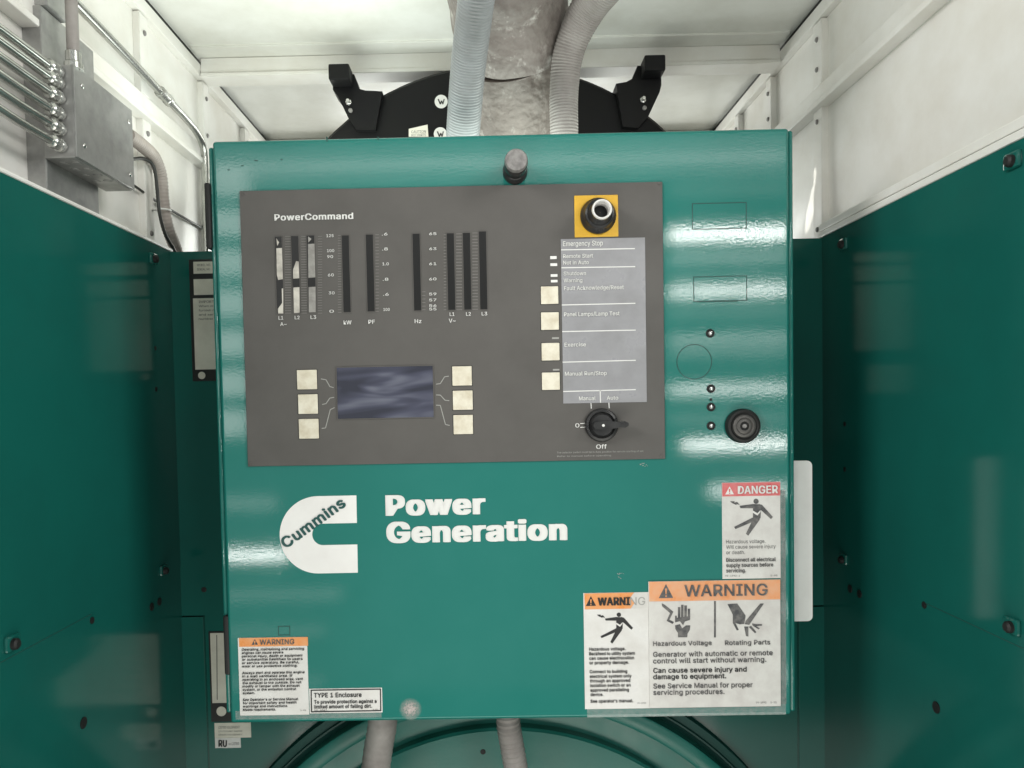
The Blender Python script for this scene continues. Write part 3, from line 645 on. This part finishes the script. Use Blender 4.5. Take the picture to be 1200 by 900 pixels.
N += [('L1', 326.5, 374.6, 332, 4), ('L2', 345.5, 374.2, 351.2, 4), ('L3', 364, 373.8, 370.6, 4), ('A~', 328.5, 382, 336, 4.2), ('kW', 402.8, 380.3, 412, 4.6), ('PF', 431.8, 379.6, 439.5, 4.6), ('Hz', 486, 378.8, 494, 4.6), ('V~', 526, 378.2, 534, 4.6), ('L1', 527, 370.3, 532.6, 4), ('L2', 546.2, 370, 551.8, 4), ('L3', 564.5, 369.7, 571, 4)]
for l_ in N: text([l_], YQ, bold=.012).build('lettering', 'print', fp)
# display, keys and their leader lines
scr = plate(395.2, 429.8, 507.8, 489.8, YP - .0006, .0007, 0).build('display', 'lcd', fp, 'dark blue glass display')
q = rect(394.3, 428.9, 508.7, 490.7, YP); mb = MB()
a = rect(395.2, 429.8, 507.8, 489.8, YP)
for b0, b1 in (((q[0], a[2]), (a[0], a[3])), ((a[1], a[2]), (q[1], a[3])), ((q[0], q[2]), (q[1], a[2])), ((q[0], a[3]), (q[1], q[3]))):
    mb.box((b0[0], YP - .0012, b0[1]), (b1[0], YP, b1[1]))
mb.build('display_bezel', 'grey', fp)
def key(u0, v0, u1, v1, bt=.0016):
    x0, x1, z0, z1 = rect(u0, v0, u1, v1, YP)
    k = MB().box((x0, YP - bt, z0), (x1, YP, z1), .0011, 3).build('key', 'cream', fp)
    g = .0007; mb = MB()
    for b0, b1 in (((x0 - g, z0 - g), (x0, z1 + g)), ((x1, z0 - g), (x1 + g, z1 + g)), ((x0, z0 - g), (x1, z0)), ((x0, z1), (x1, z1 + g))): mb.box((b0[0], YP - .0003, b0[1]), (b1[0], YP, b1[1]))
    mb.build('key_gap', 'ink', k)
for b in ((348.2, 433.4, 371.6, 456.3), (349.6, 462, 372.6, 485), (350.4, 490.8, 373.7, 514), (530, 429.2, 552.9, 451.9), (530.7, 457.7, 554, 480.3), (531.4, 486.2, 554.3, 508.8),
          (633.8, 335.7, 654.2, 356.4), (634, 366, 654.9, 386.7), (634.6, 401.9, 655.6, 422.5), (635, 436.5, 656, 457)): key(*b)
for p in ([(376, 444), (382, 445), (386.5, 453), (391, 454.3)], [(377.5, 474), (382, 473), (386.5, 466.5), (391.5, 465.6)], [(377, 502), (381.5, 501.5), (387, 480), (392, 477.6)],
          [(511, 450.2), (516, 449.5), (521, 441.5), (526, 440.8)], [(511, 462.8), (516, 463), (521.5, 469), (526.5, 469.5)], [(511, 474.8), (516, 475), (522, 497.5), (527, 498.5)]):
    stroke(p, .9, YQ).build('leader_line', 'print_dim', fp)
# light-grey legend film with rules and wording
ov = [PY(657, 280.5, YP), PY(755, 278.3, YP), PY(758.6, 470.3, YP), PY(660.3, 473.6, YP)]
ox0, ox1 = (ov[0].x + ov[3].x) / 2, (ov[1].x + ov[2].x) / 2; oz1, oz0 = (ov[0].z + ov[1].z) / 2, (ov[2].z + ov[3].z) / 2
leg = MB().box((ox0, YP - .0007, oz0), (ox1, YP + .0001, oz1)).build('legend_film', 'overlay', fp)
YO = YP - .0010
mb = MB()
for a, b in (((657.6, 292.8), (744, 291.3)), ((658, 313.8), (744.3, 312.4)), ((658.4, 357.4), (744.6, 355.4)), ((658.8, 388.6), (745, 386.8)), ((659.3, 424.4), (745, 422.2)), ((660, 458.8), (745, 456.6))): stroke([a, b], 1.1, YO, .0003, mb)
stroke([(703.3, 457), (703.8, 472)], 1.0, YO, .0003, mb)
mb.build('legend_rule', 'print', fp)
LG = [('Emergency Stop', 659.8, 288.6, 706.5, 5.6), ('Remote Start', 660, 302.6, 695, 4.4), ('Not in Auto', 660, 310.2, 690, 4.4), ('Shutdown', 660.5, 322.9, 686.7, 4.4), ('Warning', 660.5, 331, 682.5, 4.4),
      ('Fault Acknowledge/Reset', 661, 340.2, 731, 4.6), ('Panel Lamps/Lamp Test', 661, 370.8, 726, 4.6), ('Exercise', 661.5, 406.4, 686.7, 4.6), ('Manual Run/Stop', 662, 440.4, 711, 4.6), ('Manual', 678.5, 469.3, 698, 4.6), ('Auto', 711, 468.6, 724.5, 4.6)]
for l_ in LG: text([l_], YO, bold=.012).build('lettering', 'print', fp)
for u0, v0, u1, v1 in ((644.7, 300, 652.5, 303.6), (645, 308.4, 653, 311.8), (645.4, 321.2, 653.3, 324.4), (645.6, 327.8, 653.4, 330.9)): plate(u0, v0, u1, v1, YP - .0007, .0008, .0004).build('indicator_lamp', 'print', fp)
for u0, v0, u1, v1 in ((647, 395.2, 655, 397.2), (648, 432.4, 655.5, 434.2)): plate(u0, v0, u1, v1, YP - .0004, .0005).build('indicator_lamp', 'print_dim', fp)
# emergency stop stem on its yellow plate
yp = plate(673.2, 228.6, 724.5, 277.6, YP - .0012, .0013, .0006).build('emergency_stop_plate', 'yellow', fp, 'yellow square plate')
ec = PY(700.6, 253.6, YP - .001)
MB().lathe(ec, (0, -1, 0), [(.0236, 0), (.0240, .003), (.0232, .006), (.0205, .009), (.0200, .014), (.0188, .017), (.0165, .018), (.0152, .021), (.0148, .026), (.0134, .028), (.0130, .034), (.0095, .0345)], 48, closed=False).build('emergency_stop_collar', 'black', fp)
MB().lathe(ec, (0, -1, 0), [(.0128, .0335), (.0130, .037), (.0124, .0385), (.0108, .0385), (.0098, .036), (.0094, .018)], 40, closed=False).build('emergency_stop_rim', 'sticker', fp)
MB().lathe(ec, (0, -1, 0), [(.0096, .0185), (.004, .020), (.0003, .020)], 24, closed=False).build('emergency_stop_core', 'rubber', fp)
# selector switch
sc_ = PY(704.5, 498, YP - .0005)
MB().lathe(sc_, (0, -1, 0), [(.0225, 0), (.0225, .004), (.0210, .0075), (.0180, .0085), (.0170, .007), (.0155, .0085), (.0140, .012), (.0003, .0125)], 48).build('selector_switch', 'black', fp)
mb = MB(); th = R_(1.5)
pts = [(-.011, .0048), (.006, .0056), (.022, .0036), (.029, .0042), (.033, .0022), (.0335, 0), (.033, -.0022), (.029, -.0042), (.022, -.0036), (.006, -.0056), (-.011, -.0048), (-.0135, 0)]
mb.prism([(sc_.x + a * math.cos(th) - b * math.sin(th), sc_.z + a * math.sin(th) + b * math.cos(th)) for a, b in pts], sc_.y - .020, .0095).build('selector_handle', 'black', fp)
MB().lathe(sc_ + Vector((0, -.0198, 0)), (0, -1, 0), [(.0022, -.0004), (.0018, .0004), (.0002, .0005)], 12).build('selector_dot', 'print', fp)
mb = stroke([(692.5, 471.5), (693, 479)], 1.0, YQ); stroke([(713.5, 471.5), (714, 478.5)], 1.2, YQ, .0003, mb); stroke([(680, 496.3), (685, 496.1)], .9, YQ, .0003, mb); stroke([(680, 500.8), (685, 500.6)], .9, YQ, .0003, mb)
mb.build('selector_marks', 'print', fp)
text([('O', 674.2, 501, 679, 4.8), ('Off', 698.6, 526, 711, 5)], YQ, bold=.016).build('lettering', 'print', fp)
text([('The selector switch must be in Auto position for remote starting of set', 652.5, 531.4, 754, 2.0), ('Refer to manual before operating', 653, 535.6, 716, 1.8)], YQ).build('lettering', 'print_dim', fp)

# ------------------------------------------------------------------ behind the cabinet top
# black drum
YM = 1.44
dc = PY(585, 362, YM); pr = YM / F
dr = thing('black_drum', (dc.x, 1.6, dc.z - 283 * pr), 'large black round drum with mounting ears behind the cabinet top', 'drum')
MB().lathe(dc, (0, 1, 0), [(.02, .004), (262 * pr, 0), (279 * pr, .004), (283 * pr, .012), (283 * pr, .30), (270 * pr, .32), (.02, .32)], 96).build('shell', 'drum', dr)
for pts, side in (([(390, 87), (415, 87), (421, 104), (428, 106), (448, 107), (440, 152), (418, 152), (408, 138), (396, 113), (390, 105)], -1), ([(775, 77), (747, 77), (741, 92), (734, 96), (722, 98), (730, 148), (748, 150), (760, 136), (773, 108), (775, 100)], 1)):
    q = [PY(u, v, YM - .012) for u, v in pts]
    ear = MB().prism([(p.x, p.z) for p in q], YM - .012, .05).build('mounting_ear', 'drum', dr)
    cu = 403 if side < 0 else 761; cv = 97 if side < 0 else 87
    MB().box((PY(cu - 12, cv - 9, YM).x, YM - .05, PY(cu, cv + 9, YM).z), (PY(cu + 12, cv, YM).x, YM - .0125, PY(cu, cv - 9, YM).z), .003).build('ear_block', 'drum', dr)
    bu, bv = (409, 121) if side < 0 else (753, 118)
    MB().lathe(PY(bu, bv, YM - .0125), (0, -1, 0), [(.006, 0), (.006, .005), (.0035, .006), (.0035, .014), (.0003, .0142)], 6).build('bolt', 'steel', dr)
    MB().lathe(PY(bu + 2, bv + 9, YM - .0125), (0, -1, 0), [(.004, 0), (.004, .004), (.0003, .0045)], 10).build('bolt', 'greysteel', dr)
for u, v in ((517, 119), (516, 157)):
    rd = MB().lathe(PY(u, v, YM - .0015), (0, -1, 0), [(.0125, -.001), (.0125, .0008), (.0003, .0008)], 28).build('round_sticker', 'sticker', dr)
    mb = MB(); yq = YM - .0027
    stroke([(u - 3.5, v - 3), (u - 1, v + 3), (u + .5, v - 1)], 1.4, yq, .0003, mb); stroke([(u + .5, v - 1), (u + 2, v + 3), (u + 3.5, v - 3)], 1.2, yq, .0003, mb); mb.build('mark', 'ink', rd)
st = poly([(479, 151), (501, 146), (502, 160), (479, 160)], YM - .002, .001).build('paper_label', 'label', dr)
text([('CAUTION', 482, 156, 499, 3), ('HOT PARTS', 482, 160, 499, 3)], YM - .0024).build('lettering', 'fadedink', st)
# wrapped exhaust pipe
ep = thing('exhaust_pipe', PY(600, 200, 1.36), 'brown insulation wrapped exhaust pipe rising behind the cabinet to the ceiling', 'pipe')
def wrapped(pts, rads, n, seed, amp):
    mb = MB(); mb.tube(pts, rads, n)
    rnd = random.Random(seed); ph = [rnd.random() * 6.28 for _ in range(8)]
    for i, v in enumerate(mb.v):
        a = i % n / n * 6.283; k = i // n
        s = sum(math.sin((j + 2) * a + ph[j] + k * (.35 + .21 * j)) for j in range(5)) / 5
        v += Vector((math.cos(a), .3, math.sin(a))) * 0 + (v - Vector(pts[0])).cross(Vector((0, .4, 1))).normalized() * s * amp
    return mb
P0, P1, P2, P3 = PY(598, 230, 1.335), PY(602, 66, 1.16), PY(600, 58, 1.15), PY(590, -70, 1.035)
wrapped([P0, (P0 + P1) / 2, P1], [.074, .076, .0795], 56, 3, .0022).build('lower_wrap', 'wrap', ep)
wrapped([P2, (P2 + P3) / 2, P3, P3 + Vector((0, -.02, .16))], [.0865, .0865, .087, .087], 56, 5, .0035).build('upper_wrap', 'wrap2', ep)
MB().tube([P1 - (P3 - P2).normalized() * .004, P2 + (P3 - P2).normalized() * .004], .0855, 56).build('band', 'wrap', ep)
# flexible conduits above
def flex(name, pts, r, ma, label, ribs=(.0042, .00042), group=None):
    t = MB().tube(pts, r, 28, ribs=ribs).build(name, ma); return tag(t, label, 'conduit', group)
flex('flexible_conduit', [PY(541, 190, 1.13), PY(543, 150, 1.10), PY(549, 75, 1.03), PY(558, 0, .955), PY(566, -70, .90)], [.0250, .0246, .0240, .0232, .0225], 'flex', 'straight blue grey flexible conduit rising from the cabinet top beside the wrapped pipe')
flex('flexible_conduit', [PY(661, 190, 1.11), PY(661, 150, 1.10), PY(661, 108, 1.095), PY(667, 60, 1.08), PY(688, 12, 1.05), PY(722, -30, 1.0), PY(760, -70, .95)], [.0205, .0205, .0208, .022, .0245, .025, .025], 'flex2', 'curved pale flexible conduit bending away from the wrapped pipe at the top')
# conduits below
flex('flexible_conduit', [PY(449, 825, 1.08), PY(448, 850, 1.08), PY(443, 880, 1.085), PY(437, 930, 1.09), PY(430, 1000, 1.1)], .0215, 'flex2', 'dusty grey conduit under the cabinet beneath the type 1 label', (.012, .0004))
flex('flexible_conduit', [PY(594, 825, 1.08), PY(596, 850, 1.08), PY(601, 880, 1.085), PY(609, 930, 1.09), PY(616, 1000, 1.1)], .0175, 'flex2', 'thinner ribbed conduit under the cabinet centre beside a small hole', (.008, .0009))

# ------------------------------------------------------------------ left wall fittings
Yp1 = PX(32, 200, WLX).y
dxp = PY(55, 200, Yp1).x; Yp2 = PX(115, 200, dxp).y
pil = thing('mounting_plate', (WLX, Yp1, ZG - .1), 'tall grey sheet metal mounting plate behind the junction box', 'plate')
zt = PX(112, 62, dxp).z
MB().box((WLX - .001, Yp1, ZG - .1), (dxp, Yp2, zt), .002).build('channel', 'galv', pil)
ub = PY(80, 40, Yp1 + .01); 
MB().box((WLX - .001, Yp1 + .004, zt + .001), (dxp + .006, Yp1 + .05, ZC - .04), .002).build('upper_channel', 'galv', pil)
jx = PY(89, 130, Yp1 - .004).x
jy2 = PX(156, 175, jx).y
jz1 = PX(90, 78, jx).z; jz0 = PX(90, 184, jx).z
jb = thing('junction_box', (dxp, Yp1, jz0), 'grey metal junction box with six conduits entering on the left wall', 'junction box')
MB().box((dxp - .0005, Yp1 - .004, jz0), (jx - .003, jy2, jz1), .0015).build('box', 'galv', jb)
MB().box((jx - .003, Yp1 - .005, jz0 + .001), (jx, jy2 + .001, jz1 + .001), .001).build('cover', 'galv', jb)
for y in (Yp1 + .012, jy2 - .012):
    for z in (jz0 + .02, jz1 - .02): screw_head((jx, y, z), (1, 0, 0), .003, jb)
for k in range(4):
    for j in (0, 1):
        MB().lathe(((dxp + jx) / 2 - .008 + j * .016, Yp1 + .016 + k * .026, jz0), (0, 0, -1), [(.006, -.001), (.006, .0008), (.005, .0012), (.0003, .0012)], 16).build('knockout', 'galv', jb)
cxm = (dxp + jx) / 2 + .001
cvs = [87, 100, 117, 136, 154, 173]
for i, v in enumerate(cvs):
    z = PY(67, v, Yp1).z; x = cxm
    c = thing('steel_conduit', (x, Yp1, z), 'thin steel conduit entering the junction box end, %s of six' % ['topmost', 'second from the top', 'third from the top', 'third from the bottom', 'second from the bottom', 'lowest'][i], 'conduit', 'conduits entering the junction box')
    wob = .012 * (i - 2.5) / 2.5
    MB().tube([(x, Yp1 - .02, z), (x - .002, Yp1 - .10, z + .001), (x - .006, Yp1 - .2, z + .006 + wob * .3), (x - .008, Yp1 - .34, z + .012 + wob * .6)], .0054, 14).build('tube', 'emt', c)
    MB().lathe((x, Yp1 - .0055, z), (0, -1, 0), [(.0088, 0), (.0088, .005), (.0074, .0055), (.0074, .012), (.0084, .0125), (.0084, .020), (.0066, .022), (.0056, .024)], 12).build('fitting', 'emt', c)
rc = thing('steel_conduit', (dxp, Yp1 + .02, jz1), 'vertical steel conduit rising from the top of the junction box', 'conduit')
xr = PY(84, 40, Yp1 + .006).x
MB().tube([(xr, Yp1 + .008, jz1 - .002), (xr, Yp1 + .008, ZC - .0)], .0075, 16).build('tube', 'flex2', rc)
MB().lathe((xr, Yp1 + .008, jz1), (0, 0, 1), [(.0115, -.001), (.0115, .006), (.0095, .008), (.0095, .02), (.0077, .021)], 16).build('fitting', 'emt', rc)
# long conduit with a coupling that bends down in the corner
XC = -.555
wc = thing('steel_conduit', PX(193, 113, XC), 'long steel conduit with a coupling bending down into the back corner', 'conduit')
pts = [PX(60, -27, XC), PX(85, 0, XC), PX(140, 57, XC), PX(193, 113, XC), PX(215, 136, XC), PX(229, 153, XC), PX(237.5, 170, XC), PX(240.5, 192, XC), PX(241, 230, XC), PX(240.5, 270, XC), PX(240, 320, XC)]
MB().tube(pts, .0068, 16).build('tube', 'emt', wc)
d = (PX(205, 126, XC) - PX(180, 100, XC)).normalized()
MB().lathe(PX(193, 113, XC) - d * .02, d, [(.0070, 0), (.0098, .001), (.0098, .012), (.0088, .013), (.0088, .027), (.0098, .028), (.0098, .039), (.0070, .040)], 12).build('coupling', 'emt', wc)
# pale hose from the box down behind the green sheet, wires, white tie
XH = -.556
hz = thing('cable_hose', PX(190, 245, XH), 'pale flexible cable hose drooping from the junction box to the corner', 'hose')
MB().tube([PX(150, 158, XH + .01), PX(166, 170, XH + .008), PX(180, 184, XH + .003), PX(188, 205, XH), PX(191, 235, XH), PX(196, 265, XH), PX(207, 295, XH), PX(215, 330, XH)], .0105, 18, ribs=(.006, .0005)).build('sleeve', 'hose', hz)
MB().tube([PX(150, 187, XH), PX(168, 186, XH), PX(180, 195, XH + .005), PX(184, 220, XH + .01), PX(187, 250, XH + .012), PX(194, 275, XH + .01), PX(206, 298, XH + .008), PX(212, 330, XH)], .0028, 10).build('wire', 'wire', hz)
tc = PX(190, 246, XH)
mb = MB(); n = 28; ring = [tc + Vector((math.cos(k * 6.283 / n) * .012, math.sin(k * 6.283 / n) * .020, math.sin(k * 6.283 / n) * .003)) for k in range(n + 1)]
mb.tube(ring, .0016, 8, cap=False).build('cable_tie', 'tie', hz)
wr = MB().tube([PX(152, 214, WLX + .01), PX(190, 240, WLX + .006), PX(238, 268, WLX + .004), PX(262, 282, WLX + .004)], .0022, 8).build('thin_cable', 'wire')
tag(wr, 'thin dark cable sagging along the white wall beneath the junction box', 'cable')
